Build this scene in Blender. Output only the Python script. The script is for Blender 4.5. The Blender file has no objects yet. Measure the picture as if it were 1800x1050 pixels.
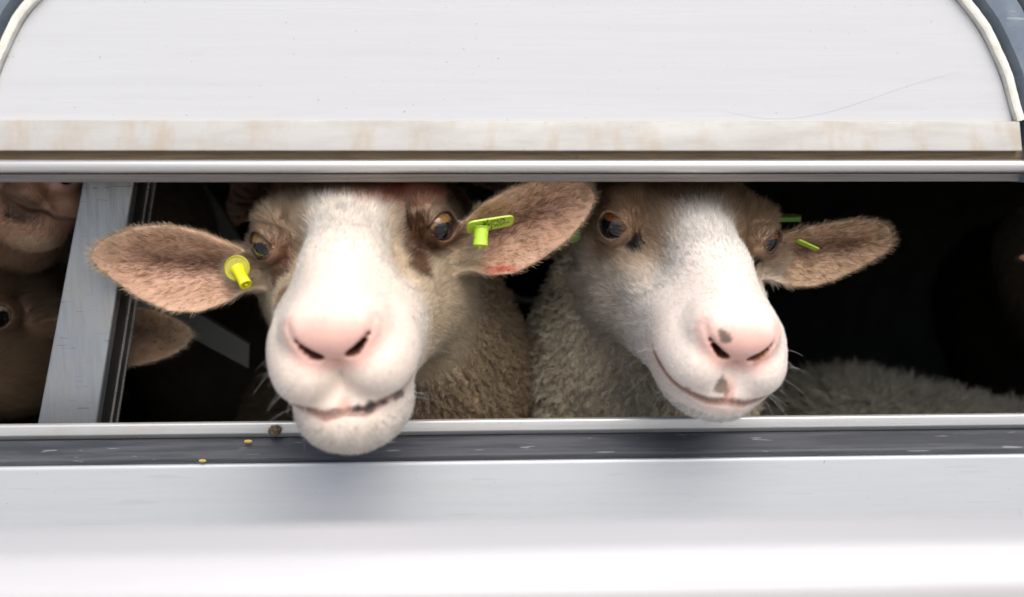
import bpy, math, random
import numpy as np
from mathutils import Vector, Matrix
from mathutils.bvhtree import BVHTree
R = math.radians
rng = np.random.default_rng(7)
sc = bpy.context.scene
col = sc.collection

# ------------------------------------------------------------------ camera
FPX = 1750.0
PITCH = math.atan(245 / 1750.0)          # looking slightly down
YAW = R(2.4)                             # and slightly to the right
CAM = np.array([0.0, -0.826, 1.70])
cd = bpy.data.cameras.new('camera'); cam = bpy.data.objects.new('camera', cd); col.objects.link(cam)
cd.sensor_width = 36; cd.lens = 35; cd.clip_start = 0.02; cd.clip_end = 3000
cam.location = CAM; cam.rotation_euler = (R(90) - PITCH, 0, -YAW)
cd.dof.use_dof = True; cd.dof.focus_distance = 0.87; cd.dof.aperture_fstop = 2.9
sc.camera = cam
_f = np.array([math.sin(YAW) * math.cos(PITCH), math.cos(YAW) * math.cos(PITCH), -math.sin(PITCH)])
_r = np.array([math.cos(YAW), -math.sin(YAW), 0.0]); _u = np.cross(_r, _f)
def ray(px, py):
    d = _f * FPX + _r * (px - 900) + _u * (525 - py)
    return d / np.linalg.norm(d)
def P(px, py, y):                         # point of the place at depth y seen along a pixel's ray
    d = ray(px, py); return CAM + d * ((y - CAM[1]) / d[1])

# ------------------------------------------------------------------ sky, sun, exposure
SUN_EL, SUN_AZ = R(52), R(18)             # azimuth: from behind the camera, a little to its right
w = bpy.data.worlds.new("World"); sc.world = w; w.use_nodes = True
nt = w.node_tree; bg = nt.nodes['Background']
sky = nt.nodes.new('ShaderNodeTexSky'); sky.sky_type = 'NISHITA'; sky.sun_disc = False
sky.sun_elevation = SUN_EL; sky.air_density = 1.0; sky.dust_density = 4.0; sky.ozone_density = 1.0
nt.links.new(sky.outputs[0], bg.inputs[0]); bg.inputs[1].default_value = 0.15
sd = bpy.data.lights.new('sun', 'SUN'); sun = bpy.data.objects.new('sun', sd); col.objects.link(sun)
sd.energy = 2.1; sd.angle = R(50); sd.color = (1.0, 0.965, 0.91)
sdir = Vector((math.sin(SUN_AZ) * math.cos(SUN_EL), -math.cos(SUN_AZ) * math.cos(SUN_EL), math.sin(SUN_EL)))
sun.rotation_euler = sdir.to_track_quat('Z', 'Y').to_euler()
sky.sun_rotation = math.atan2(sdir.x, sdir.y)
sc.view_settings.view_transform = 'Standard'; sc.view_settings.look = 'None'
sc.view_settings.exposure = 0.22; sc.view_settings.gamma = 1.0
sc.render.engine = 'CYCLES'
sc.cycles.max_bounces = 8; sc.cycles.diffuse_bounces = 5; sc.cycles.glossy_bounces = 4
sc.cycles.transmission_bounces = 4; sc.cycles.use_denoising = True

# ------------------------------------------------------------------ tagging
def tag(o, label=None, cat=None, group=None, kind=None):
    if label: o['label'] = label
    if cat: o['category'] = cat
    if group: o['group'] = group
    if kind: o['kind'] = kind
    return o
def empty(name, loc):
    o = bpy.data.objects.new(name, None); col.objects.link(o); o.location = loc; o.empty_display_size = .05
    return o

# ------------------------------------------------------------------ numpy noise
def _hash(i, j, k, s):
    h = (i * 374761393 + j * 668265263 + k * 2147483647 % 4294967291 + s * 974634777) & 0xffffffff
    h = ((h ^ (h >> 13)) * 1274126177) & 0xffffffff
    h = ((h ^ (h >> 16)) * 2246822519) & 0xffffffff
    return ((h ^ (h >> 15)) & 0xffffff) / float(0xffffff)
def vnoise(p, f, s=0):
    q = p * f; i = np.floor(q).astype(np.int64); t = q - i; t = t * t * (3 - 2 * t)
    r = 0
    for a in (0, 1):
        for b in (0, 1):
            for c in (0, 1):
                wgt = (t[:, 0] if a else 1 - t[:, 0]) * (t[:, 1] if b else 1 - t[:, 1]) * (t[:, 2] if c else 1 - t[:, 2])
                r = r + wgt * _hash(i[:, 0] + a, i[:, 1] + b, i[:, 2] + c, s)
    return r
def fbm(p, f, s=0):
    return (vnoise(p, f, s) * .55 + vnoise(p, f * 2.1, s + 1) * .3 + vnoise(p, f * 4.3, s + 2) * .15)
def sstep(a, b, x):
    t = np.clip((x - a) / (b - a), 0, 1); return t * t * (3 - 2 * t)
def nrm(v): return v / np.maximum(np.linalg.norm(v, axis=-1, keepdims=True), 1e-9)

# ------------------------------------------------------------------ materials
def newmat(name):
    m = bpy.data.materials.new(name); m.use_nodes = True
    return m, m.node_tree, m.node_tree.nodes['Principled BSDF']
def N(nt, t, **kw):
    n = nt.nodes.new(t)
    for k, v in kw.items(): setattr(n, k, v)
    return n
def lk(nt, a, b): nt.links.new(a, b)
def noise_node(nt, scale, stretch=(1, 1, 1), detail=5, rough=.6):
    tc = N(nt, 'ShaderNodeTexCoord'); mp = N(nt, 'ShaderNodeMapping'); mp.inputs['Scale'].default_value = stretch
    lk(nt, tc.outputs['Object'], mp.inputs[0]); n = N(nt, 'ShaderNodeTexNoise'); n.inputs['Scale'].default_value = scale
    n.inputs['Detail'].default_value = detail; n.inputs['Roughness'].default_value = rough
    lk(nt, mp.outputs[0], n.inputs['Vector']); return n.outputs['Fac']
def ramp(nt, src, stops):
    r = N(nt, 'ShaderNodeValToRGB'); lk(nt, src, r.inputs[0]); e = r.color_ramp.elements
    while len(e) < len(stops): e.new(.5)
    for el, (p, c) in zip(e, stops): el.position = p; el.color = (*c, 1) if len(c) == 3 else c
    return r.outputs[0]
def mixc(nt, fac, a, b, mode='MIX'):
    m = N(nt, 'ShaderNodeMix'); m.data_type = 'RGBA'; m.blend_type = mode
    for s, v in ((m.inputs['Factor'], fac), (m.inputs['A'], a), (m.inputs['B'], b)):
        if isinstance(v, (int, float)): s.default_value = v
        elif isinstance(v, tuple): s.default_value = (*v, 1)
        else: lk(nt, v, s)
    return m.outputs['Result']
def surf(name, base, dirt, metallic=.0, rough=.4, streak=(1.2, 6, 40), amount=.35, bump=.02, stain=None, scratch=None, stain_scale=(3, 3, 3), rvar=.15):
    m, nt, b = newmat(name)
    s = noise_node(nt, 9, streak, 6, .65)
    f = ramp(nt, s, [(.42, (0, 0, 0)), (.72, (amount,) * 3)])
    c = mixc(nt, f, base, dirt)
    if stain:
        s2 = noise_node(nt, 6, stain_scale, 4, .6)
        c = mixc(nt, ramp(nt, s2, [(.5, (0, 0, 0)), (.68, (stain[1],) * 3)]), c, stain[0])
    sp = noise_node(nt, 330, (1, 1, 1), 2, .5)            # small specks of grime
    c = mixc(nt, ramp(nt, sp, [(.735, (0, 0, 0)), (.78, (.5, .5, .5))]), c, tuple(x * .35 for x in dirt))
    if scratch:
        for sc_, ro in ((scratch[0], (R(8), R(11), R(23))), (scratch[0] * 1.7, (R(-30), R(40), R(-17)))):
            tc = N(nt, 'ShaderNodeTexCoord'); mp = N(nt, 'ShaderNodeMapping'); mp.inputs['Rotation'].default_value = ro
            mp.inputs['Scale'].default_value = (1, 1, 14)
            lk(nt, tc.outputs['Object'], mp.inputs[0]); v = N(nt, 'ShaderNodeTexNoise'); v.inputs['Scale'].default_value = sc_
            v.inputs['Detail'].default_value = 2
            lk(nt, mp.outputs[0], v.inputs['Vector'])
            c = mixc(nt, ramp(nt, v.outputs['Fac'], [(.70, (0, 0, 0)), (.72, (scratch[2],) * 3)]), c, scratch[1])
    lk(nt, c, b.inputs['Base Color']); b.inputs['Metallic'].default_value = metallic
    rr = ramp(nt, s, [(.3, (rough - rvar / 2,) * 3), (.7, (rough + rvar,) * 3)]); lk(nt, rr, b.inputs['Roughness'])
    bp = N(nt, 'ShaderNodeBump'); bp.inputs['Strength'].default_value = bump * 10; bp.inputs['Distance'].default_value = .001
    lk(nt, s, bp.inputs['Height']); lk(nt, bp.outputs[0], b.inputs['Normal'])
    return m
M = {}
M['panel'] = surf('white_panel_paint', (.575, .59, .61), (.46, .47, .49), .0, .30, (.5, 3, 16), .3, .004, scratch=(7, (.5, .5, .54), .22))
M['strip'] = surf('stained_aluminium', (.42, .418, .405), (.32, .29, .25), .0, .42, (2, 3, 9), .5, .01, stain=((.37, .285, .19), .5), stain_scale=(8, 2, 3.6))
M['groove'] = surf('grimy_groove', (.22, .155, .09), (.10, .07, .045), .1, .6, (2, 6, 40), .8)
M['rail'] = surf('bright_rail', (.56, .56, .56), (.40, .38, .35), .6, .3, (.6, 6, 60), .25, .002)
M['rail_under'] = surf('shaded_rail', (.30, .28, .27), (.16, .14, .13), .5, .5, (1, 6, 60), .6)  # rail metal made darker, the underside's shade put into its colour
M['sill'] = surf('sill_edge', (.55, .56, .56), (.40, .40, .38), .4, .33, (1, 6, 30), .4, stain=((.45, .42, .36), .4))
M['rubber'] = surf('rubber_strip', (.030, .034, .042), (.085, .09, .105), .0, .55, (1.0, 4, 30), .9, .03, scratch=(18, (.28, .28, .30), .5))
M['lower'] = surf('lower_aluminium', (.53, .56, .585), (.44, .46, .47), .3, .42, (.7, 3, 10), .4, .01, scratch=(9, (.4, .42, .45), .3))
M['flap'] = surf('flap_white', (.50, .50, .515), (.5, .5, .5), .1, .35, (1, 3, 10), .25)
M['bead'] = surf('sealant_bead', (.80, .79, .74), (.46, .46, .30), .0, .55, (14, 8, 14), .45, .06)
M['arch'] = surf('blue_grey_arch', (.15, .19, .245), (.27, .31, .36), .1, .45, (6, 6, 6), .5, .03, scratch=(20, (.42, .46, .52), .5))
M['body'] = surf('outer_wall', (.42, .45, .44), (.30, .32, .31), .2, .5, (2, 2, 2), .4)
M['post'] = surf('scratched_post', (.34, .37, .40), (.20, .205, .205), .6, .36, (30, 5, 2.2), .55, .02, stain=((.40, .37, .32), .5), scratch=(26, (.14, .15, .16), .75))
M['post_side'] = surf('post_metal_shaded', (.055, .058, .058), (.10, .10, .10), .4, .45, (30, 5, 2), .6)  # post metal near black, shade of the side face put into its colour
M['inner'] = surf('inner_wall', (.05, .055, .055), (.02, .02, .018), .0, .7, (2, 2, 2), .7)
M['brace'] = surf('brace_metal', (.20, .21, .20), (.2, .2, .18), .2, .5, (2, 2, 2), .5)
M['ground'] = surf('gravel_ground', (.30, .28, .25), (.18, .17, .15), .0, .9, (1, 1, 1), .8, .3)
M['straw'] = surf('straw', (.62, .42, .10), (.3, .2, .05), .0, .6, (20, 20, 20), .5)
M['dung'] = surf('dried_dirt', (.10, .07, .04), (.22, .19, .15), .0, .8, (60, 60, 60), .8, .2)
M['cable'] = surf('grey_cable', (.42, .42, .42), (.25, .25, .25), .2, .5, (3, 3, 3), .5)
M['wheel'] = surf('tyre_rubber', (.03, .03, .03), (.06, .06, .06), .0, .7, (4, 4, 4), .5)
def tagmat(name, c):
    m, nt, b = newmat(name)
    s = noise_node(nt, 500, (1, 1, 1), 3)
    lk(nt, mixc(nt, ramp(nt, s, [(.45, (0, 0, 0)), (.7, (.4,) * 3)]), c, tuple(x * .6 for x in c)), b.inputs['Base Color'])
    b.inputs['Roughness'].default_value = .38; b.inputs['Subsurface Weight'].default_value = .25
    b.inputs['Subsurface Radius'].default_value = (.004, .004, .001); b.inputs['Subsurface Scale'].default_value = .3
    return m
M['tag_yellow'] = tagmat('tag_yellow', (.80, .78, .02)); M['tag_green'] = tagmat('tag_lime', (.50, .75, .06))
M['tag_yellow_dimmed'] = tagmat('tag_yellow_dimmed', (.50, .47, .06)); M['tag_dark'] = tagmat('tag_dark_green', (.22, .42, .07)); M['tag_ink'] = tagmat('tag_ink', (.10, .14, .03))  # disc colour: tag yellow with the covering hair's shade painted in
def skinmat():
    m, nt, b = newmat('sheep_skin'); a = N(nt, 'ShaderNodeAttribute', attribute_name='col')
    s = noise_node(nt, 900, (1, 1, 1), 3)
    lk(nt, mixc(nt, ramp(nt, s, [(.4, (0, 0, 0)), (.75, (.35,) * 3)]), a.outputs['Color'], mixc(nt, .6, a.outputs['Color'], (.35, .16, .10), 'MULTIPLY')), b.inputs['Base Color'])
    b.inputs['Roughness'].default_value = .5; b.inputs['Subsurface Weight'].default_value = .35
    b.inputs['Subsurface Radius'].default_value = (.004, .0015, .0008); b.inputs['Subsurface Scale'].default_value = 1
    bp = N(nt, 'ShaderNodeBump'); bp.inputs['Strength'].default_value = .35; bp.inputs['Distance'].default_value = .0006
    lk(nt, s, bp.inputs['Height']); lk(nt, bp.outputs[0], b.inputs['Normal']); return m
def hairmat():
    m, nt, b = newmat('sheep_fur'); a = N(nt, 'ShaderNodeAttribute', attribute_name='col')
    lk(nt, a.outputs['Color'], b.inputs['Base Color']); b.inputs['Roughness'].default_value = .55
    b.inputs['Specular IOR Level'].default_value = .3
    tr = N(nt, 'ShaderNodeBsdfTranslucent'); lk(nt, a.outputs['Color'], tr.inputs[0])
    mx = N(nt, 'ShaderNodeMixShader'); mx.inputs[0].default_value = .45
    lk(nt, b.outputs[0], mx.inputs[1]); lk(nt, tr.outputs[0], mx.inputs[2])
    lk(nt, mx.outputs[0], nt.nodes['Material Output'].inputs[0]); return m
def eyemat():
    m, nt, b = newmat('sheep_eye'); a = N(nt, 'ShaderNodeAttribute', attribute_name='col')
    lk(nt, a.outputs['Color'], b.inputs['Base Color']); b.inputs['Roughness'].default_value = .12
    b.inputs['Coat Weight'].default_value = .45; b.inputs['Coat Roughness'].default_value = .02; b.inputs['Coat IOR'].default_value = 1.45
    return m
M['skin'] = skinmat(); M['hair'] = hairmat(); M['eye'] = eyemat()
def hoofmat():
    m, nt, b = newmat('hoof'); b.inputs['Base Color'].default_value = (.03, .025, .02, 1); return m
M['hoof'] = hoofmat()

# ------------------------------------------------------------------ mesh helpers
def mesh_obj(name, V, F, mat, parent=None, smooth=False, loc=None, colors=None):
    V = np.asarray(V, float)
    me = bpy.data.meshes.new(name)
    if loc is not None: V = V - np.asarray(loc)
    if isinstance(F, np.ndarray):
        me.vertices.add(len(V)); me.vertices.foreach_set('co', V.ravel())
        k = F.shape[1]; me.loops.add(F.size); me.loops.foreach_set('vertex_index', F.ravel().astype(np.int32))
        me.polygons.add(len(F)); me.polygons.foreach_set('loop_start', np.arange(0, F.size, k, dtype=np.int32))
        me.update(calc_edges=True)
    else:
        me.from_pydata([tuple(v) for v in V], [], F); me.update()
    if smooth: me.polygons.foreach_set('use_smooth', np.ones(len(me.polygons), bool))
    if colors is not None:
        a = me.attributes.new('col', 'FLOAT_COLOR', 'POINT')
        a.data.foreach_set('color', np.c_[colors, np.ones(len(colors))].ravel().astype(np.float32))
    me.materials.append(mat)
    o = bpy.data.objects.new(name, me); col.objects.link(o)
    if loc is not None and parent is None: o.location = loc
    if parent is not None: o.parent = parent
    return o
def rel(parent, V): return np.asarray(V) - np.array(parent.location)
def fillet(pts, r, n=4):                  # rounded corners of a closed 2-D outline; r may be one number or one per point
    out = []; m = len(pts); r = [r] * m if not hasattr(r, '__len__') else r
    for i in range(m):
        p = np.array(pts[i], float); a = np.array(pts[i - 1]) - p; b = np.array(pts[(i + 1) % m]) - p
        if r[i] <= 0: out.append(p); continue
        la, lb = np.linalg.norm(a), np.linalg.norm(b); a, b = a / la, b / lb
        ang = math.acos(np.clip(a @ b, -1, 1)); d = min(r[i] / math.tan(ang / 2), la * .49, lb * .49)
        p0, p1 = p + a * d, p + b * d
        for k in range(n + 1):
            t = k / n; out.append((1 - t) ** 2 * p0 + 2 * t * (1 - t) * p + t * t * p1)
    return out
def extrude_x(name, prof, x0, x1, mat, parent, seg=1, tilt=0.0):   # profile in (y, z), swept along x; tilt = rise per metre
    n = len(prof); V = []; F = []
    xs = np.linspace(x0, x1, seg + 1)
    for x in xs:
        for (y, z) in prof: V.append((x, y, z + tilt * x))
    for s in range(seg):
        for i in range(n):
            j = (i + 1) % n; F.append((s * n + i, s * n + j, (s + 1) * n + j, (s + 1) * n + i))
    F.append(tuple(range(n))[::-1]); F.append(tuple(seg * n + i for i in range(n)))
    me = mesh_obj(name, rel(parent, V), F, mat, parent, smooth=True)
    fix(me); return me
def fix(o):
    import bmesh
    bm = bmesh.new(); bm.from_mesh(o.data); bmesh.ops.recalc_face_normals(bm, faces=bm.faces)
    for e in bm.edges:
        if len(e.link_faces) == 2: e.smooth = e.calc_face_angle(0) < R(35)
    bm.to_mesh(o.data); bm.free()
def box(name, lo, hi, mat, parent, bev=.0):
    lo, hi = np.array(lo), np.array(hi)
    pr = [(lo[1], lo[2]), (hi[1], lo[2]), (hi[1], hi[2]), (lo[1], hi[2])]
    return extrude_x(name, fillet(pr, bev) if bev else pr, lo[0], hi[0], mat, parent)
def tube(pts, rad, n=12):
    pts = np.array(pts, float); V = []; F = []; m = len(pts)
    rad = [rad] * m if not hasattr(rad, '__len__') else rad
    up = np.array([.13, .31, .94])
    for i in range(m):
        t = nrm(pts[min(i + 1, m - 1)] - pts[max(i - 1, 0)]); a = nrm(np.cross(t, up)); b = np.cross(t, a)
        for k in range(n):
            th = 2 * math.pi * k / n; V.append(pts[i] + rad[i] * (math.cos(th) * a + math.sin(th) * b))
    for i in range(m - 1):
        for k in range(n):
            l = (k + 1) % n; F.append((i * n + k, i * n + l, (i + 1) * n + l, (i + 1) * n + k))
    F.append(tuple(range(n))[::-1]); F.append(tuple((m - 1) * n + k for k in range(n)))
    return V, F
def lathe(prof, axis, org, n=32):         # prof: (radius, height along axis)
    axis = nrm(np.array(axis, float)); a = nrm(np.cross(axis, [.2, .9, .3])); b = np.cross(axis, a); V = []; F = []
    m = len(prof)
    for (r, h) in prof:
        for k in range(n):
            th = 2 * math.pi * k / n; V.append(np.array(org) + axis * h + r * (math.cos(th) * a + math.sin(th) * b))
    for i in range(m - 1):
        for k in range(n):
            l = (k + 1) % n; F.append((i * n + k, i * n + l, (i + 1) * n + l, (i + 1) * n + k))
    F.append(tuple(range(n))[::-1]); F.append(tuple((m - 1) * n + k for k in range(n)))
    return V, F

# ------------------------------------------------------------------ ground
g = mesh_obj('ground', [(-1500, -1500, 0), (1500, -1500, 0), (1500, 1500, 0), (-1500, 1500, 0)], [(0, 1, 2, 3)], M['ground']); tag(g, kind='structure')

# ------------------------------------------------------------------ trailer
T = empty('livestock_trailer', (0, 1.2, 0))
tag(T, 'pale aluminium livestock trailer side with a long open slot between white panels', 'trailer')
ZT = lambda py, y=0.0: float(P(900, py, y)[2])
X0, X1 = -2.6, 2.6
# lower part: the seam lines of the lower wall
def box_wall():
    z_sl = ZT(738.5)                         # top of sill
    box('sill_base', (X0, .0062, ZT(1245)), (X1, .034, ZT(762)), M['inner'], T)
    # sill edge (rounded thin lip)
    pr = fillet([(.0, z_sl), (.006, z_sl), (.006, z_sl - .014), (.0, ZT(757))], [.0022, .001, 0, .002])
    extrude_x('sill_edge', pr, X0, X1, M['sill'], T)
    # rubber strip sloping outwards below it
    zr0, zr1 = ZT(765, .004), ZT(806, -.012)

    pr = fillet([(.004, zr0), (.0058, zr0 - .0005), (.0058, zr1 - .01), (-.012, zr1 - .008), (-.014, zr1 + .004)], [.001, 0, 0, .001, .004])
    extrude_x('rubber_strip', pr, X0, X1, M['rubber'], T)
    zl0, zl1 = ZT(808, -.02), ZT(1250, -.02)
    pr = fillet([(-.022, zl0), (.0056, zl0 - .008), (.0056, zl1), (-.022, zl1)], [.003, 0, 0, 0])
    extrude_x('lower_panel', pr, X0, X1, M['lower'], T)
    box('skirt_panel', (X0, -.018, .62), (X1, .03, zl1 - .004), M['panel'], T, .004)
    # half-lowered hatch in front, hinged under the lower panel, its rolled lip nearest to the camera
    d0, h0 = -.43, ZT(966, -.43)
    pr = fillet([(d0, h0), (d0 + .03, h0 + .001), (-.03, zl1 + .09), (-.03, zl1 + .06), (d0 + .02, h0 - .075), (d0 - .012, h0 - .09), (d0 - .014, h0 - .012)],
                [.006, .004, 0, 0, .01, .012, .012], 6)
    extrude_x('lowered_hatch', pr, -1.9, 1.9, M['flap'], T)
    # top rail, groove, stained strip, white panel
    za, zb, zc, zd = ZT(213), ZT(266), ZT(281), ZT(304)
    ze = ZT(320)
    pr = fillet([(-.016, zc), (.02, zc), (.02, zd), (-.016, zd)], [.0056, 0, 0, .0056], 8)
    extrude_x('bottom_rail', pr, X0, X1, M['rail'], T)
    pr = fillet([(-.009, zd - .0006), (.02, zd - .0006), (.02, ze), (-.004, ze)], [.001, 0, 0, .002])
    extrude_x('rail_underside', pr, X0, X1, M['rail_under'], T)
    box('groove', (X0, -.0075, zc - .004), (X1, .022, zb + .004), M['groove'], T)
    pr = fillet([(-.016, zb), (.02, zb), (.02, za), (-.009, za)], [.0012, 0, 0, .0015])
    extrude_x('stained_strip', pr, -.62, P(1780, 240, 0)[0], M['strip'], T)
box_wall()
# arched white panel, its sealant bead and the dark arch frame round it
def arch_curve(off, y, xr, xl):
    # right edge through the photo's points, mirrored shape on the left
    pts = []
    R_ = [(1775, 216), (1766, 180), (1755, 140), (1738, 97), (1716, 55), (1690, 18), (1660, -15), (1615, -60), (1560, -105), (1490, -150), (1400, -190), (1290, -222), (1160, -245), (1020, -258), (880, -262)]
    L_ = [(740, -258), (600, -245), (470, -220), (360, -188), (270, -148), (200, -105), (145, -60), (97, -15), (60, 18), (38, 55), (18, 97), (2, 140), (-9, 180), (-17, 216)]
    for (x, z) in R_ + L_: pts.append(P(x, z, y))
    pts = np.array(pts); c = pts.mean(0); c[2] = pts[:, 2].min(); out = []
    t = np.zeros_like(pts); t[1:-1] = pts[2:] - pts[:-2]; t[0] = pts[1] - pts[0]; t[-1] = pts[-1] - pts[-2]; t = nrm(t)
    nn = np.stack([t[:, 2], 0 * t[:, 0], -t[:, 0]], 1)
    return pts + nn * off
def ribbon(name, off0, off1, y0, y1, mat, jit=0, bulge=.0015):
    a = arch_curve(0, 0, 0, 0)
    # resample finely
    s = np.r_[0, np.cumsum(np.linalg.norm(np.diff(a, axis=0), axis=1))]; k = 240; u = np.linspace(0, s[-1], k)
    a = np.stack([np.interp(u, s, a[:, i]) for i in range(3)], 1)
    for _ in range(10): a[1:-1] = (a[:-2] + a[2:]) / 2 * .5 + a[1:-1] * .5
    t = np.gradient(a, axis=0); t = nrm(t); nn = np.stack([t[:, 2], 0 * t[:, 0], -t[:, 0]], 1)
    V = []; F = []; m = 7
    for i in range(k):
        for j in range(m):
            q = j / (m - 1); o_ = off0 + (off1 - off0) * q
            yy = y1 if j in (0, m - 1) else y0 - bulge * math.sin(math.pi * q)
            o2 = o_ + (math.sin(i * 1.7) * .4 + math.sin(i * .63 + 2) + math.sin(i * 3.1) * .4) * jit * (1 if j < 2 or j > 4 else .3)
            p = a[i] + nn[i] * o2; V.append((p[0], yy, p[2]))
    for i in range(k - 1):
        for j in range(m - 1): F.append((i * m + j, i * m + j + 1, (i + 1) * m + j + 1, (i + 1) * m + j))
        F.append((i * m, (i + 1) * m, (i + 1) * m + m - 1, i * m + m - 1))
    F.append(tuple(range(m))); F.append(tuple((k - 1) * m + j for j in range(m))[::-1])
    o = mesh_obj(name, rel(T, V), F, mat, T, smooth=True); fix(o); return a, nn
a, nn = ribbon('sealant_bead', .0, .0092, -.0085, .004, M['bead'], .0003)
ribbon('arch_frame', .0096, .040, -.011, .005, M['arch'], .0002, .0018)
ribbon('arch_rim', .0405, .07, -.016, .005, M['flap'], 0, .004)
# white panel: the filled arch outline as one thick plate
za = ZT(214.5)
V = [(p[0], -.004, p[2]) for p in a]; V[0] = (V[0][0], -.004, za); V[-1] = (V[-1][0], -.004, za)
n_ = len(V); V += [(x, .012, z) for (x, y, z) in V]
F = [tuple(range(n_)), tuple(range(n_, 2 * n_))[::-1]] + [(i, (i + 1) % n_, (i + 1) % n_ + n_, i + n_) for i in range(n_)]
o = mesh_obj('upper_panel', rel(T, V), F, M['panel'], T); fix(o)
def scratch(pp, rad, y=-.0041):
    pp = np.array([P(a_, b_, y) for a_, b_ in pp]); s = np.r_[0, np.cumsum(np.linalg.norm(np.diff(pp, axis=0), axis=1))]; u_ = np.linspace(0, s[-1], 60)
    pp = np.stack([np.interp(u_, s, pp[:, i]) for i in range(3)], 1)
    for _ in range(40): pp[1:-1] = (pp[:-2] + pp[2:]) / 4 + pp[1:-1] / 2
    V2, F2 = tube(pp, [.5 * rad * (.3 + .7 * math.sin(math.pi * i / 59)) for i in range(60)], 6); so = mesh_obj('scratch', V2 - np.array(T.location), F2, M['lower'], o)
scratch([(1265, 193), (1310, 206), (1360, 212), (1420, 207), (1500, 186), (1590, 152), (1692, 125)], .00020)
# outer skin above, with the panel proud of it
box('upper_skin', (X0, .013, ZT(268)), (X1, .024, 2.55), M['body'], T)
box('end_upright', (P(1787, 300, 0)[0], -.0175, ZT(321)), (P(1787, 300, 0)[0] + .05, .012, ZT(206)), M['arch'], T, .003)
# interior
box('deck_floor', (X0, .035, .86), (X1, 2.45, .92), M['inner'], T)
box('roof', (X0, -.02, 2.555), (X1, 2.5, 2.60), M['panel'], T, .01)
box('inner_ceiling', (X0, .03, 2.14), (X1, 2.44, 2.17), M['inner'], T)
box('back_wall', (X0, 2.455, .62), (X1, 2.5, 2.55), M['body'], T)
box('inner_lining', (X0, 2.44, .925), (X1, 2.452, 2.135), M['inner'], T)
for x in (X0, X1 - .03): box('end_wall', (x + (.031 if x < 0 else -.031) * -1, .03, .62), (x + .03 + (.031 if x < 0 else -.031) * -1, 2.45, 2.55), M['body'], T)
box('chassis_beam', (X0, .5, .5), (X1, .62, .615), M['post_side'], T); box('chassis_beam', (X0, 1.85, .5), (X1, 1.97, .615), M['post_side'], T)
for wx in (-.5, .5):
    for wy in (.18, 2.25):
        V, F = lathe([(.18, -.1), (.36, -.1), (.4, -.07), (.4, .07), (.36, .1), (.18, .1)], (0, 1, 0), (wx, wy, .4), 40)
        wo = mesh_obj('wheel', rel(T, V), F, M['wheel'], T, smooth=True); fix(wo)
# leaning post inside the slot
def post():
    yF, yB = .052, .118
    tl, tr = P(146, 312, yF), P(237, 312, yF); bl, br = P(64, 752, yF), P(168, 752, yF)
    up = lambda a, b, t: a + (b - a) * t
    tl, bl = up(bl, tl, 1.3), up(tl, bl, 1.05); tr, br = up(br, tr, 1.3), up(tr, br, 1.05)
    V = [tl, tr, br, bl]; dx = .004
    V = [np.array(v) for v in V]; e = .0025
    # front plate with rounded long edges
    def prism(name, A, B, mat):           # A, B: outlines (x-offset along width u, y) at top and bottom
        n = len(A); F = [(i, (i + 1) % n, (i + 1) % n + n, i + n) for i in range(n)] + [tuple(range(n))[::-1], tuple(range(n, 2 * n))]
        o = mesh_obj(name, rel(po, list(A) + list(B)), F, mat, po, smooth=True); fix(o); return o
    def outline(l, r, y0, y1, rad):
        u = (r - l); L = np.linalg.norm(u); u = u / L
        pts = fillet([(0, y0), (L, y0), (L, y1), (0, y1)], rad)
        return [l + u * p[0] + np.array([0, p[1] - l[1], 0]) for p in pts]
    po = T
    prism('post_front', outline(tl, tr, yF, yF + .012, [.0025, .0025, 0, 0]), outline(bl, br, yF, yF + .012, [.0025, .0025, 0, 0]), M['post'])
    sh = np.array([.0012, 0, 0])
    prism('post_channel', outline(tl + sh, tr - sh, yF + .0125, yB, .001), outline(bl + sh, br - sh, yF + .0125, yB, .001), M['post_side'])
    for yy in (.094, .112):
        prism('post_bead', outline(tr - sh * 1.2, tr + sh * .4, yy, yy + .0022, 0), outline(br - sh * 1.2, br + sh * .4, yy, yy + .0022, 0), M['rail'])
post()
# gate braces inside, seen dimly behind
def brace(p0, p1, wd, th, name='gate_brace'):
    p0, p1 = np.array(p0), np.array(p1); d = nrm(p1 - p0); s = nrm(np.cross(d, [0, 1, 0])) * wd / 2; y = np.array([0, th, 0])
    A = [p0 - s, p0 + s, p0 + s + y, p0 - s + y]; B = [p1 - s * .9, p1 + s * .6 - d * .012, p1 + s * .6 - d * .012 + y, p1 - s * .9 + y]
    F = [(0, 1, 5, 4), (1, 2, 6, 5), (2, 3, 7, 6), (3, 0, 4, 7), (3, 2, 1, 0), (4, 5, 6, 7)]
    o = mesh_obj(name, rel(T, A + B), F, M['brace'], T); fix(o)
brace(P(215, 500, .26), P(448, 628, .26), .032, .01)
brace(P(300, 290, .5), P(420, 450, .5), .05, .01)

# ------------------------------------------------------------------ distance fields for the animals
def ell(p, c, r):
    q = (p - np.array(c)) / np.array(r); k0 = np.linalg.norm(q, axis=1); k1 = np.linalg.norm(q / np.array(r), axis=1)
    return k0 * (k0 - 1) / np.maximum(k1, 1e-6)
def rc(p, a, b, ra, rb):
    a = np.array(a, float); b = np.array(b, float); ba = b - a
    h = np.clip((p - a) @ ba / (ba @ ba), 0, 1)
    return np.linalg.norm(p - a - h[:, None] * ba, axis=1) - (ra + (rb - ra) * h)
def smin(a, b, k):
    h = np.maximum(k - np.abs(a - b), 0) / k; return np.minimum(a, b) - h * h * k * .25
def smax(a, b, k): return -smin(-a, -b, k)
def polydist(q, pl):
    d = None
    for a, b in zip(pl[:-1], pl[1:]):
        e = rc(q, a, b, 0, 0); d = e if d is None else np.minimum(d, e)
    return d
EYE = np.array([5.75, .4, .0]); EAX = nrm(np.array([.74, .0, .67])); EYER = 1.55
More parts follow.
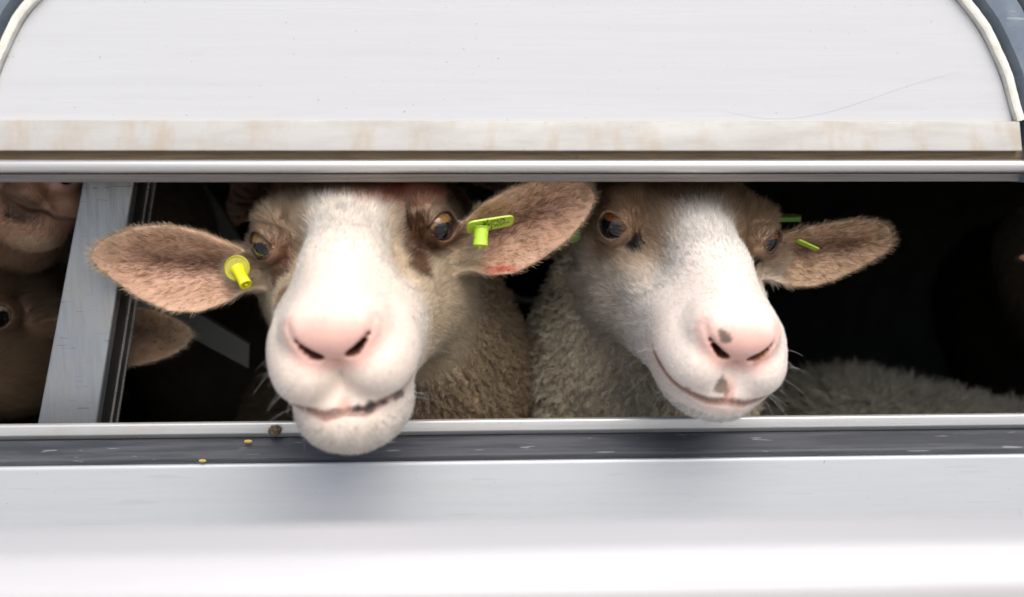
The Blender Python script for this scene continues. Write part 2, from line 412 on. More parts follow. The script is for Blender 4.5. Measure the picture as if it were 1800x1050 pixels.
EF = nrm(np.array([.45, -.12, -.95])); EF = nrm(EF - EAX * (EF @ EAX)); EUP = np.cross(EF, EAX)
if EUP[1] < 0: EUP = -EUP
def opv_(q):
    e = q - EYE; a, b, c = e @ EF, e @ EUP, e @ EAX
    return np.where(c > 0, np.abs(b - .02) - 1.02 * (1 - (np.minimum(np.abs(a), 3) / 1.26) ** 3), 9)
class Head:
    def __init__(s, chin=0.0, mouth=None, fine=True):
        s.chin = chin
        s.grooves = []
        f0 = lambda q: s.form(q)
        def snap(u, v, z):
            c = np.array([0, -4.4, 8.8]); t = np.array([u, v, z]) - c; t = t / np.linalg.norm(t); lo, hi = 0., 14.
            ks = np.linspace(0, 14, 200); fv = f0(np.abs(c + ks[:, None] * t) * [1, 0, 0] + (c + ks[:, None] * t) * [0, 1, 1])
            i = np.argmax(fv > 0); return c + t * ks[i]
        no = [snap(*x) for x in ((.95, -3.5, 17), (1.4, -3.3, 17), (1.95, -2.8, 16.6), (2.4, -2.2, 15.8), (2.5, -1.8, 15.2))]
        ph = [snap(*x) for x in ((0, -4.0, 17), (0, -6.95 - chin * .3, 16.5))]
        m_ = mouth or ((0, -7.1, 16.4), (1.4, -7.3, 16), (2.8, -6.7, 15), (3.8, -5.8, 13.4), (4.4, -5.2, 11.8))
        mo = [snap(x[0], x[1] - chin * .3, x[2]) for x in m_]
        s.no, s.ph, s.mo = no, ph, mo
        s.grooves = [(ph, .45, .2), (mo, .5, .18), (no[2:], .12, .22)]
        ins = np.array([-.05, .1, -1.0])
        s.holes = []
        sl = [no[0], (no[0] + no[1]) / 2, no[1], (no[1] + no[2]) / 2, no[2], (no[2] + no[3]) / 2]
        for a, b, w0, w1 in zip(sl[:-1], sl[1:], (.20, .27, .28, .25, .19), (.27, .28, .25, .19, .12)): s.holes.append((a, b, w0, w1))
        for a, w0, dp_ in zip(sl, (.20, .27, .28, .25, .19, .12), (1.2, 1.8, 1.8, 1.3, .9, .4)): s.holes.append((a, a + ins * dp_, w0, w0 * .9))
    def hole(s, q):
        d = None
        for (a, b, ra, rb) in s.holes:
            e = rc(q, a, b, ra, rb); d = e if d is None else np.minimum(d, e)
        return d
    def form(s, q):                        # q = (|x|, y, z) in cm
        d = ell(q, (0, -.6, -4.8), (5.9, 5.4, 7.2))
        d = smin(d, ell(q, (0, .8, -1.8), (4.6, 3.6, 4.8)), 1.6)
        d = smin(d, ell(q, (0, 2.2, -7.5), (5.0, 4.2, 4)), 2.5)
        d = smin(d, rc(q, (0, .7, 0), (0, -1.0, 7), 3.1, 2.95), 1.0)
        d = smin(d, rc(q, (0, -1.0, 7), (0, -2.2, 12.2), 2.95, 2.7), 1.2)
        d = smin(d, rc(q, (2.5, -3.7, 0), (1.9, -3.9, 11.5), 3.0, 2.75), 1.5)
        d = smin(d, rc(q, (3.0, -6.0, -4), (1.7, -6.5, 9), 4.0, 2.3), 2)
        d = smin(d, ell(q, (4.0, -4.8, -3.2), (2.7, 4.9, 4.4)), 1.8)
        d = smin(d, ell(q, (2.1, -4.95, 12.5), (2.5, 2.6, 3.7)), 1.0)
        d = smin(d, ell(q, (0, -2.4, 13.7), (2.8, 2.2, 2.9)), 1.0)
        d = smin(d, ell(q, (1.7, -2.3, 13.9), (1.2, 1.2, 1.8)), 1.2)   # nostril wing
        d = smin(d, ell(q, (0, -7.0 - s.chin * .85, 11.1), (3.8, 3.0, 4.8)), 1.1)
        d = smin(d, rc(q, (5.0, -1.9, -3.2), (3.6, -3.0, 5), 1.7, 1.2), 1.6)
        d = smin(d, np.linalg.norm(q - EYE, axis=1) - 1.86, 1.2)
        d = smin(d, rc(q, (4.0, 2.2, -2.5), (5.4, 2.0, .2), 1.0, .6), 2.0)
        return d
    def __call__(s, p):
        q = p.copy(); q[:, 0] = np.abs(q[:, 0])
        d = s.form(q)
        near = d < 2.0
        qq = q[near]; dn = d[near]
        for (pl, A, sg) in s.grooves:
            e = polydist(qq, pl); dn = dn + A * np.exp(-(e / sg) ** 2)
        dn = smax(dn, -s.hole(qq), .22)
        # eyelid opening
        e = qq - EYE; a_ = e @ EF; b_ = e @ EUP; c_ = e @ EAX
        op = (np.abs(b_ - .02) - 1.02 * (1 - (np.abs(a_) / 1.26) ** 3)); cav = np.maximum(np.maximum(op, -(c_ - .2)), 1.30 - np.linalg.norm(e, axis=1) * 1.0 - 0)
        dn = smax(dn, -np.maximum(op, -(c_ - .2)), .15)
        # crease above and below the lids
        r_ = np.sqrt((a_ / 2.1) ** 2 + (b_ / 1.55) ** 2); dn = dn + .16 * np.exp(-((r_ - 1.0) / .14) ** 2) * (c_ > 0)
        dn = dn + 1.0 * np.exp(-(((qq[:, 0] - 4.3) / 1.3) ** 2 + ((qq[:, 1] - .6) / 2.2) ** 2 + ((qq[:, 2] - 4.4) / 3.0) ** 2))
        d[near] = dn
        return d
class Ear:
    def __init__(s, root, tip, n, W, cup=.35, up=None, low=None, bow=0.0, th=.2):
        s.root = root; s.L = np.linalg.norm(tip - root); s.a = (tip - root) / s.L
        n = n - s.a * (n @ s.a); s.n = n / np.linalg.norm(n); s.b = np.cross(s.n, s.a)
        if s.b[1] < 0: s.b = -s.b
        s.W = W; s.cup = cup; s.bow = bow; s.th = th
        s.tx = np.array([-.1, 0, .12, .3, .5, .7, .85, .94, .985, 1.0])
        s.up = np.array(up or [.35, .42, .62, .9, 1.0, .9, .65, .42, .2, 0]); s.low = np.array(low or [.35, .45, .75, 1.0, 1.0, .82, .56, .34, .16, 0])
    def coords(s, p):
        e = p - s.root; return e @ s.a / s.L, e @ s.b / s.W, e @ s.n
    def __call__(s, p):
        a, b, c = s.coords(p)
        hw = np.where(b > 0, np.interp(a, s.tx, s.up), np.interp(a, s.tx, s.low)) * s.W
        c0 = s.cup * s.W * b * b * (1.25 - .7 * np.clip(a, 0, 1)) + s.bow * s.L * (1 - (2 * a - 1) ** 2) - .25 * s.W * np.exp(-(b / .3) ** 2) * np.clip(1 - a, 0, 1)
        sl = np.abs(2 * s.cup * b * 1.2)
        ds = np.abs(c - c0) / np.sqrt(1 + sl * sl) - s.th * np.interp(a, [0, .3, .9, 1], [1.6, 1.1, .7, .5])
        do = (np.abs(b) * s.W - hw) * .9
        e1 = np.maximum((a - 1) * s.L, (-a - .08) * s.L)
        return smax(smax(ds, do, .25), e1, .2)
def axis(lo, hi, marks):
    # marks: list of (from, to, step), finest first; elsewhere the step grows towards the limits
    pts = []; x = lo
    def step(x):
        best = 1e9
        for (a, b, h) in marks:
            d = max(a - x, x - b, 0); best = min(best, h + d * .16)
        return best
    while x < hi: pts.append(x); x += min(step(x), step(x + min(step(x), 1.5)), 1.7)
    pts.append(x); pts.append(x + step(x))
    while (len(pts)) % 4: pts.append(pts[-1] + step(pts[-1]))
    return np.array(pts)
def surface(fun, X, Y, Z):
    nb = (len(X) // 4, len(Y) // 4, len(Z) // 4)
    c = [A.reshape(-1, 4).mean(1) for A in (X, Y, Z)]; h = [(A.reshape(-1, 4)[:, 3] - A.reshape(-1, 4)[:, 0]) / 2 for A in (X, Y, Z)]
    G = np.stack(np.meshgrid(*c, indexing='ij'), -1).reshape(-1, 3)
    rad = np.sqrt((h[0] ** 2)[:, None, None] + (h[1] ** 2)[None, :, None] + (h[2] ** 2)[None, None, :]).ravel()
    fc = fun(G); act = np.abs(fc) < rad * 1.5 + .35
    Fd = np.repeat(np.repeat(np.repeat(fc.reshape(nb), 4, 0), 4, 1), 4, 2).astype(np.float32)
    mask = np.repeat(np.repeat(np.repeat(act.reshape(nb), 4, 0), 4, 1), 4, 2)
    idx = np.nonzero(mask.ravel())[0]; ny, nz = len(Y), len(Z)
    fl = Fd.ravel()
    for k in range(0, len(idx), 600000):
        ii = idx[k:k + 600000]; i = ii // (ny * nz); j = (ii // nz) % ny; l = ii % nz
        fl[ii] = fun(np.stack([X[i], Y[j], Z[l]], 1))
    Fd = fl.reshape(len(X), ny, nz)
    S = Fd < 0
    cc = S[:-1, :-1, :-1].astype(np.int8)
    for a in (0, 1):
        for b in (0, 1):
            for d in (0, 1):
                if a or b or d: cc = cc + S[a:len(X) - 1 + a, b:ny - 1 + b, d:nz - 1 + d]
    ac = (cc > 0) & (cc < 8); ids = -np.ones(ac.shape, np.int32); I, J, K = np.nonzero(ac); ids[I, J, K] = np.arange(len(I))
    acc = np.zeros((len(I), 3)); cnt = np.zeros(len(I))
    cor = lambda a, b, d: (Fd[I + a, J + b, K + d], np.stack([X[I + a], Y[J + b], Z[K + d]], 1))
    C = {(a, b, d): cor(a, b, d) for a in (0, 1) for b in (0, 1) for d in (0, 1)}
    for k1 in C:
        for ax in range(3):
            if k1[ax]: continue
            k2 = list(k1); k2[ax] = 1; k2 = tuple(k2); f1, p1 = C[k1]; f2, p2 = C[k2]
            x = (f1 < 0) != (f2 < 0); t = np.where(x, f1 / np.where(x, f1 - f2, 1), 0)
            acc += np.where(x[:, None], p1 + (p2 - p1) * t[:, None], 0); cnt += x
    V = acc / cnt[:, None]
    Q = []
    for ax in range(3):
        sl = [slice(1, -1)] * 3; sl[ax] = slice(0, -1); sh = list(sl); sh[ax] = slice(1, None)
        A = S[tuple(sl)]; B = S[tuple(sh)]; e = A != B; i, j, k = np.nonzero(e); off = [1, 1, 1]; off[ax] = 0
        i, j, k = i + off[0], j + off[1], k + off[2]; o1, o2 = [d for d in range(3) if d != ax]
        def g(a, b):
            q = [i.copy(), j.copy(), k.copy()]; q[o1] = q[o1] - a; q[o2] = q[o2] - b; return ids[q[0], q[1], q[2]]
        qd = np.stack([g(1, 1), g(0, 1), g(0, 0), g(1, 0)], 1); ins = A[e]
        if ax == 1: ins = ~ins
        qd[~ins] = qd[~ins][:, ::-1]; Q.append(qd)
    Q = np.concatenate(Q); Q = Q[(Q >= 0).all(1)]
    return V, Q
def vnormals(V, Q):
    n = np.cross(V[Q[:, 2]] - V[Q[:, 0]], V[Q[:, 3]] - V[Q[:, 1]]); out = np.zeros_like(V)
    for k in range(4):
        for c in range(3): out[:, c] += np.bincount(Q[:, k], n[:, c], len(V))
    return nrm(out)

# ------------------------------------------------------------------ fur
def strands(name, P_, parent, R0, mat, cols, tipfac=.35):
    n, k, _ = P_.shape
    hc = bpy.data.hair_curves.new(name); hc.add_curves([k] * n)
    P_ = P_ - np.array(parent_world(parent))
    hc.attributes['position'].data.foreach_set('vector', P_.reshape(-1).astype(np.float32))
    ra = hc.attributes.get('radius') or hc.attributes.new('radius', 'FLOAT', 'POINT')
    tt = np.linspace(0, 1, k); rad = R0[:, None] * (1 - (1 - tipfac) * tt[None, :] ** 1.5)
    ra.data.foreach_set('value', rad.ravel().astype(np.float32))
    ca = hc.attributes.new('col', 'FLOAT_COLOR', 'CURVE')
    ca.data.foreach_set('color', np.c_[cols, np.ones(n)].ravel().astype(np.float32))
    hc.materials.append(mat); o = bpy.data.objects.new(name, hc); col.objects.link(o); o.parent = parent; return o
def parent_world(p):
    v = np.zeros(3)
    while p is not None: v = v + np.array(p.location); p = p.parent
    return v
def sample(V, Q, dens, rg):
    A = .5 * np.linalg.norm(np.cross(V[Q[:, 2]] - V[Q[:, 0]], V[Q[:, 3]] - V[Q[:, 1]]), axis=1)
    w_ = A * dens[Q].mean(1); c = np.cumsum(w_); n = int(c[-1]); f = np.searchsorted(c, rg.random(n) * c[-1]); f = np.clip(f, 0, len(Q) - 1)
    u, v = rg.random(n), rg.random(n)
    W = np.stack([(1 - u) * (1 - v), u * (1 - v), u * v, (1 - u) * v], 1)
    return Q[f], W
def interp(A, idx, W):
    if A.ndim == 1: return (A[idx] * W).sum(1)
    return (A[idx] * W[:, :, None]).sum(1)

# ------------------------------------------------------------------ sheep
def rotm(a):
    ax, ay, az = a; cx, sx, cy, sy, cz, sz = math.cos(ax), math.sin(ax), math.cos(ay), math.sin(ay), math.cos(az), math.sin(az)
    Rp = np.array([[1, 0, 0], [0, cx, -sx], [0, sx, cx]]); Ry = np.array([[cy, 0, sy], [0, 1, 0], [-sy, 0, cy]]); Rr = np.array([[cz, -sz, 0], [sz, cz, 0], [0, 0, 1]])
    return np.array([[1, 0, 0], [0, 0, -1], [0, 1, 0.]]) @ Rr @ Ry @ Rp
FLOOR = .92
def sheep(label, rot, Tr, scale, ears, body, h, base, colorfn, spots=(), chin=0, mouth=None, face_d=2.2e6, wool_d=6.5e5, wool_len=.0115,
          seed=1, facelen=.007, wool_col=(.42, .36, .27), tags=(), iris=(.30, .16, .05), fur_r=.00011, vis=None, gaze=(.75, -.05, .66), whisk=26, hair_ear=1.0, wool_z=-4.5, neck0=.075, lid_tint=.7):
    rg = np.random.default_rng(seed)
    Rm = rotm(rot); Tr = np.array(Tr, float); s = scale * .01        # cm of the head to metres of the place
    toW = lambda p: p @ Rm.T * s + Tr
    toH = lambda p: (np.asarray(p) - Tr) @ Rm / s
    head = Head(chin, mouth)
    E_ = []
    for e in ears:
        r_, t_, n_ = toH(e['root']), toH(e['tip']), np.array(e['n'], float) @ Rm
        E_.append(Ear(r_, t_, n_, e['w'] / s, e.get('cup', .35), e.get('up'), e.get('low'), e.get('bow', 0), e.get('th', .2)))
    B = [(np.array(a, float), np.array(b, float), ra, rb, k) for (a, b, ra, rb, k) in body]
    skull = toW(np.array([[0, -3.6, -8.5]]))[0]
    nb = B[0][1]                                                      # first body piece ends at the neck base
    def bodyf(pw):
        d = rc(pw, skull, nb, neck0 * scale, B[0][3])
        for (a, b, ra, rb, k) in B[1:]: d = smin(d, rc(pw, a, b, ra, rb), k)
        return d
    def fun(p):
        d = head(p)
        for e, E in zip(ears, E_):
            f = E(p); sd_ = np.sign(E.root[0]) or 1
            base_p = np.array([sd_ * 4.6, .6, -4.6])
            tube_ = rc(p, base_p, E.root + E.a * E.L * .04 - E.n * .5, 2.0, 1.15)
            d = smin(d, tube_, 1.6); d = smin(d, f, .9)
        bd = bodyf(toW(p)) / s
        return smin(d, bd, 2.2)
    # extents
    pts = [toH(a) for (a, b, ra, rb, k) in B] + [toH(b) for (a, b, ra, rb, k) in B]; rr = max(x[3] for x in B) / s
    pts = np.array(pts); lo = pts.min(0) - rr; hi = pts.max(0) + rr
    ep = np.array([[E.root, E.root + E.a * E.L] for E in E_]).reshape(-1, 3) if E_ else np.zeros((1, 3)); ew = max([E.W for E in E_] + [1])
    lo = np.minimum(lo, ep.min(0) - ew); hi = np.maximum(hi, ep.max(0) + ew)
    lo = np.minimum(lo, [-9, -12, -12]); hi = np.maximum(hi, [9, 7.5, 18.5])
    h2 = max(h * 1.5, .17)
    eb = (ep.min(0) - ew * .7, ep.max(0) + ew * .7)
    ax = [axis(lo[i], hi[i], [([-8, -10.5, -3][i], [8, 6, 17.5][i], h), (eb[0][i], eb[1][i], h2)]) for i in range(3)]
    Vh, Q = surface(fun, *ax)
    V = toW(Vh)
    Nn = vnormals(V, Q)
    cen = V.mean(0)
    if ((Nn * (V - cen)).sum() < 0): Q = Q[:, ::-1].copy(); Nn = -Nn
    # classify
    eidx = -np.ones(len(V), int); ea = np.zeros(len(V)); eb_ = np.zeros(len(V)); ef = np.zeros((len(V), 3)); ein = np.zeros(len(V))
    for k, E in enumerate(E_):
        a, b, c = E.coords(Vh); m = (E(Vh) < .12) & (a > .02) & (np.abs(b) < 1.3)
        eidx[m] = k; ea[m] = a[m]; eb_[m] = b[m]
        aw, bw, nw = Rm @ E.a, Rm @ E.b, Rm @ E.n
        ef[m] = (aw[None] * 1.0 + bw[None] * (b[m] * .9)[:, None]); ein[m] = ((Nn[m] @ nw) > .15)
    isear = sstep(.0, .15, ea) * (eidx >= 0)
    bd = bodyf(V) / s; hd = head.form(np.c_[np.abs(Vh[:, 0]), Vh[:, 1:]])
    wool = sstep(-2.2, 1.6, hd - bd + (wool_z - Vh[:, 2]) * .25) * (1 - isear)
    q = np.c_[np.abs(Vh[:, 0]), Vh[:, 1:]]
    dn, dp, dm = head.hole(q) + .3, polydist(q, head.ph), polydist(q, head.mo)
    # colours
    fur_c, skin_c = colorfn(Vh, V, ea, eb_, isear, ein, wool, eidx)
    wc = np.array(wool_col)[None] * (.75 + .5 * fbm(V, 60, 11))[:, None]
    fur_c = fur_c * (1 - wool[:, None]) + wc * wool[:, None]; skin_c = skin_c * (1 - wool[:, None]) + wc * .6 * wool[:, None]
    bare = sstep(1.0, .35, dn) * .9; nosezone = sstep(2.6, 1.2, np.linalg.norm((q - [0, -2.9, 16.3]) / [1.35, .9, 1.3], axis=1))
    pink = np.array([.80, .50, .43])
    skin_c = skin_c * (1 - (nosezone * .9)[:, None]) + pink * (nosezone * .9)[:, None]
    lipz = sstep(.6, .2, dm) * (q[:, 2] > 8); skin_c = skin_c * (1 - .6 * lipz[:, None]) + np.array([.56, .38, .32]) * .6 * lipz[:, None]
    nz2 = np.maximum(nosezone * .6, sstep(1.0, .45, polydist(q, head.no)) * .6); nz2 = np.maximum(nz2, sstep(.6, .2, dp) * .95)
    fur_c = fur_c * (1 - nz2[:, None]) + pink * nz2[:, None]; skin_c = skin_c * (1 - nz2[:, None]) + pink * nz2[:, None]
    nz2 = nz2 * (1 - .0 * nz2)
    lz = sstep(1.0, .4, dm) * (q[:, 2] > 9) * .35; fur_c = fur_c * (1 - lz[:, None]) + np.array([.66, .46, .38]) * lz[:, None]
    # nostril and mouth flesh, the shade of the recess painted into its colour
    dk = sstep(.10, .0, head.hole(q)); skin_c = skin_c * (1 - dk[:, None]) + np.array([.22, .085, .06]) * dk[:, None]
    dk = sstep(.42, .18, dm); skin_c = skin_c * (1 - dk[:, None]) + np.array([.30, .18, .14]) * dk[:, None]
    ed = np.linalg.norm(q - EYE, axis=1)
    qe = q - EYE; la, lb, lc = qe @ EF, qe @ EUP, qe @ EAX
    opv = np.abs(lb - .02) - 1.02 * (1 - (np.abs(la) / 1.26) ** 3)
    lid = sstep(.42, .15, opv) * (ed < 2.3) * (lc > 0); lidc = np.array([.045, .025, .02])
    bl = sstep(2.9, 1.9, ed + (fbm(V, 300, 91) - .5) * 1.6) * lid_tint; bc = np.array([.24, .145, .09])
    skin_c = skin_c * (1 - bl[:, None]) + bc * bl[:, None]; fur_c = fur_c * (1 - bl[:, None]) + bc * bl[:, None]
    skin_c = skin_c * (1 - .85 * lid[:, None]) + lidc * .85 * lid[:, None]; fur_c = fur_c * (1 - .5 * lid[:, None]) + lidc * .5 * lid[:, None]
    nospot = None
    if spots:
        bv = BVHTree.FromPolygons([tuple(v) for v in V], [tuple(x) for x in Q[::1].tolist()])
        wv = V + (np.stack([vnoise(V, 170, 31), vnoise(V, 170, 32), vnoise(V, 170, 33)], 1) - .5) * .006 + (np.stack([vnoise(V, 600, 34), vnoise(V, 600, 35), vnoise(V, 600, 36)], 1) - .5) * .002
        for sp in spots:
            px, py, rx, c_, st = sp[:5]; asp = sp[5] if len(sp) > 5 else 1.0; ang = sp[6] if len(sp) > 6 else 0.0
            hit = bv.ray_cast(Vector(CAM), Vector(ray(px, py)))[0]
            if hit is None: continue
            hit = np.array(hit); e = wv - hit; dist = np.linalg.norm(hit - CAM); r_ = rx * dist / FPX
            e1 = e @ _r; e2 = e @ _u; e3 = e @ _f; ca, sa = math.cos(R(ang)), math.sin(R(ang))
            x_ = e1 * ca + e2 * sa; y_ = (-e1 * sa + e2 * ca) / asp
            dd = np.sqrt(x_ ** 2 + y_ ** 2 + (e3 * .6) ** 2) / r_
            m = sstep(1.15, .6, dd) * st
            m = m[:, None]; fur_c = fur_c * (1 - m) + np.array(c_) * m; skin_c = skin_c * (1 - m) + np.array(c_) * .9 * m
    skin_c = np.clip(skin_c, 0, 1); fur_c = np.clip(fur_c, 0, 1)
    foot = np.array([B[1][0][0], (B[1][0][1] + B[1][1][1]) / 2, FLOOR])
    root = empty('sheep', foot); tag(root, label, 'sheep', 'sheep in the trailer')
    bo = mesh_obj('body', V - foot, Q, M['skin'], root, smooth=True, colors=skin_c)
    # ---- short coat, ears and wool
    # flow of the coat: back from the nose, outwards over the cheeks
    fl = np.c_[Vh[:, 0] * .10, (Vh[:, 1] + 4) * .05 + .1, -np.ones(len(V))]; fl[:, 1] -= sstep(-4, -7, Vh[:, 1]) * .6
    fl = nrm(fl) @ Rm.T
    down = np.array([0, .1, -1.0]); fl = fl * (1 - wool[:, None]) + down * .5 * wool[:, None]
    m = isear > 0; fl[m] = fl[m] * (1 - isear[m, None]) + ef[m] * isear[m, None]
    fl = fl + (np.stack([vnoise(V, 120, 3), vnoise(V, 120, 4), vnoise(V, 120, 5)], 1) - .5) * .7
    tang = nrm(fl - Nn * (fl * Nn).sum(1)[:, None])
    L = facelen * np.ones(len(V)); zf = Vh[:, 2]
    L = L * (1 - .70 * sstep(4, 12, zf)); L = np.where(q[:, 1] < -8.0, np.maximum(L, .005), L)
    L = L + sstep(-1, -5, zf) * .004
    L = L * (1 - isear) + isear * (.0054 * hair_ear * (1 - .35 * np.abs(eb_)) * (.55 + .45 * ein))
    eyeout = sstep(1.6, 2.5, ed); L = L * (.6 + .4 * eyeout) + .004 * sstep(1.9, 2.4, ed) * sstep(4.2, 3, ed) * (q[:, 1] > .8) + .0015 * sstep(5, 1, zf)
    dens = np.ones(len(V)) * face_d * sstep(.35, .6, dn) * sstep(.10, .26, dm) * np.where((ed < 2.3) & (opv_(q) < .22), 0, 1) * (1 - .75 * nosezone) 
    dens = dens * (1 - isear * (.45 + .3 * sstep(.2, -.5, eb_) * ein))
    if vis is not None: dens = dens * vis(V, Vh)
    dcoat = dens * (wool < .5)
    idx, W = sample(V, Q, dcoat, rg)
    p0 = interp(V, idx, W); nr = nrm(interp(Nn, idx, W)); tg = nrm(interp(tang, idx, W)); ln = interp(L, idx, W); cc_ = interp(fur_c, idx, W); ie = interp(isear, idx, W)
    n = len(p0); k = 4; t = np.linspace(0, 1, k)[None, :, None]
    ck = np.floor(p0 / .0016 + (vnoise(p0, 90, 9) * 2)[:, None]).astype(np.int64); ch = [_hash(ck[:, 0], ck[:, 1], ck[:, 2], z) for z in range(4)]
    rnd = rg.normal(size=(n, 3)) * .10 + (np.stack(ch[:3], 1) - .5) * (.30 + .40 * ie[:, None]); ln = ln * (.55 + .75 * rg.random(n))
    lift = (.22 + .08 * ie) [:, None]
    d0 = nrm(tg * (1 - lift) + nr * lift + rnd)
    Ps = p0[:, None] - nr[:, None] * .0004 + ln[:, None, None] * (d0[:, None] * t + (tg - nr * .35)[:, None] * t * t * .22)
    tone = (.78 + .34 * rg.random(n)) * (.80 + .36 * fbm(p0, 260, 21)) * (1 + (ch[3] - .5) * (.42 + .4 * ie)); cc_ = np.clip(cc_ * tone[:, None], 0, .95)
    strands('fur', Ps, bo, fur_r * (.8 + .5 * rg.random(n)) * (1 - .25 * (zf.max() > 0)), M['hair'], cc_)
    # ---- wool: curled locks
    dw = wool_d * (wool >= .5) * np.ones(len(V))
    if vis is not None: dw = dw * vis(V, Vh)
    if dw.max() > 0:
        idx, W = sample(V, Q, dw, rg); p0 = interp(V, idx, W); nr = nrm(interp(Nn, idx, W)); tg = nrm(interp(tang, idx, W)); cc_ = interp(fur_c, idx, W); n = len(p0)
        cell = .0048; kk = np.floor(p0 / cell + (vnoise(p0, 40, 8) * 2)[:, None]).astype(np.int64)
        hs = [_hash(kk[:, 0], kk[:, 1], kk[:, 2], z) for z in range(6)]
        cn = (kk + np.stack(hs[:3], 1) - (vnoise(p0, 40, 8) * 2)[:, None]) * cell
        ln = wool_len * (.5 + .8 * hs[3]) * (.8 + .4 * rg.random(n))
        k = 7; t = np.linspace(0, 1, k)
        cdir = nrm(nr * .8 + tg * .75 + (np.stack(hs[:3], 1) - .5) * 1.1)
        e1 = nrm(np.cross(cdir, [.3, .8, .5])); e2 = np.cross(cdir, e1); ph = hs[4] * 6.28 + rg.normal(size=n) * .5
        pull = (cn - p0); pull = pull - nr * (pull * nr).sum(1)[:, None]
        Ps = np.zeros((n, k, 3))
        for i, tt in enumerate(t):
            am = .0015 * tt ** .7 * (.5 + hs[5])
            Ps[:, i] = p0 - nr * .001 + cdir * (ln * tt)[:, None] + pull * (tt * .75) + e1 * (am * np.cos(ph + tt * 9))[:, None] + e2 * (am * np.sin(ph + tt * 9))[:, None] + rg.normal(size=(n, 3)) * .0004 * tt
        tone = (.7 + .5 * rg.random(n)) * (.75 + .5 * hs[5]); cc_ = np.clip(cc_ * tone[:, None], 0, .9)
        strands('wool', Ps, bo, .00015 * np.ones(n), M['hair'], cc_, .5)
    # ---- whiskers
    if whisk:
        dw = np.where((zf > 9.5) & (q[:, 1] < -3.8) & (q[:, 1] > -8.2) & (q[:, 0] > 1.2) & (dn > 1.2) & (dm > .3), 1.0, 0.0); A = dw * 1e6
        idx, W = sample(V, Q, A, rg); sel = rg.choice(len(idx), min(whisk, len(idx)), replace=False); idx, W = idx[sel], W[sel]
        p0 = interp(V, idx, W); nr = nrm(interp(Nn, idx, W)); n = len(p0); t = np.linspace(0, 1, 6)[None, :, None]
        ln = (.010 + .018 * rg.random(n))[:, None, None]; d0 = nrm(nr + rg.normal(size=(n, 3)) * .25)
        Ps = p0[:, None] + ln * (d0[:, None] * t + np.array([0, .25, -.3]) * t * t)
        strands('whisker', Ps, bo, .00009 * np.ones(n), M['hair'], np.ones((n, 3)) * (.55 + .35 * rg.random((n, 1))), .3)
    # ---- eyes
    for sd_ in (-1, 1):
        c = EYE * [sd_, 1, 1]; gx = nrm(np.array([gaze[0] * sd_, gaze[1], gaze[2]])); upv = np.array([0, 1.0, 0]); upv = nrm(upv - gx * (upv @ gx)); sdv = np.cross(upv, gx)
        VV = []; FF = []; nl, nm = 40, 48
        th = np.linspace(0, math.pi, nl)
        for a_ in th:
            for b_ in np.arange(nm) * 2 * math.pi / nm:
                VV.append((math.sin(a_) * math.cos(b_), math.sin(a_) * math.sin(b_), math.cos(a_)))
        VV = np.array(VV)
        for i in range(nl - 1):
            for j in range(nm): FF.append((i * nm + j, (i + 1) * nm + j, (i + 1) * nm + (j + 1) % nm, i * nm + (j + 1) % nm))
        rr_ = np.hypot(VV[:, 0], VV[:, 1]); fr = VV[:, 2] > 0
        sc_l = np.where(fr & (rr_ < .8), 1 + .08 * np.cos(np.clip(rr_ / .8, 0, 1) * math.pi / 2), 1.0)
        cc = np.tile(np.array([.07, .04, .03]), (len(VV), 1))
        irm = fr & (rr_ < .82); tex = (.8 + .4 * rg.random(len(VV)))[:, None]; cc[irm] = (np.array(iris) * tex)[irm]
        cc[fr & (rr_ > .76) & (rr_ < .88)] = (.02, .012, .01)
        pu = fr & ((VV[:, 0] / .62) ** 4 + ((VV[:, 1] + .14) / .50) ** 4 < 1); cc[pu] = (.004, .005, .008)
        P3 = (VV[:, :1] * sdv + VV[:, 1:2] * upv + VV[:, 2:] * gx) * (EYER * sc_l)[:, None] + c
        mesh_obj('eye', toW(P3) - foot, FF, M['eye'], root, smooth=True, colors=cc)
    # ---- ear tags
    for tg_ in tags: tg_(root, foot)
    print('sheep', label[:40], len(V), 'verts'); return root, toW, toH

def mk(parts_list):
    def f(root, foot):
        tr = None
        for (name, V, F, mat) in parts_list:
            o = mesh_obj(name, np.array(V) - foot, F, mat, root if tr is None else tr, smooth=True); fix(o)
            if tr is None: tr = o
    return f
def button_tag(c, nrm_, stem_dir, rad, slen, mat, srad=.0055, flat=.0016, disc=None):
    c = np.array(c); nrm_ = nrm(np.array(nrm_, float)); sdv = nrm(np.array(stem_dir, float))
    V, F = lathe([(rad * .2, -flat), (rad * .96, -flat), (rad, -flat * .5), (rad, flat * .4), (rad * .9, flat), (rad * .84, flat * .5), (rad * .5, flat * .5), (rad * .46, flat * 1.8), (rad * .1, flat * 1.8)], nrm_, c, 40)
    V2, F2 = lathe([(srad * 1.25, 0), (srad * 1.1, slen * .2), (srad, slen * .55), (srad * 1.12, slen * .97), (srad * 1.05, slen), (srad * .66, slen), (srad * .6, slen * .9), (srad * .25, slen * .9), (srad * .2, slen * 1.04), (.0002, slen * 1.05)], sdv, c, 24)
    return mk([('ear_tag', V, F, disc or mat), ('tag_stem', V2, F2, mat)])
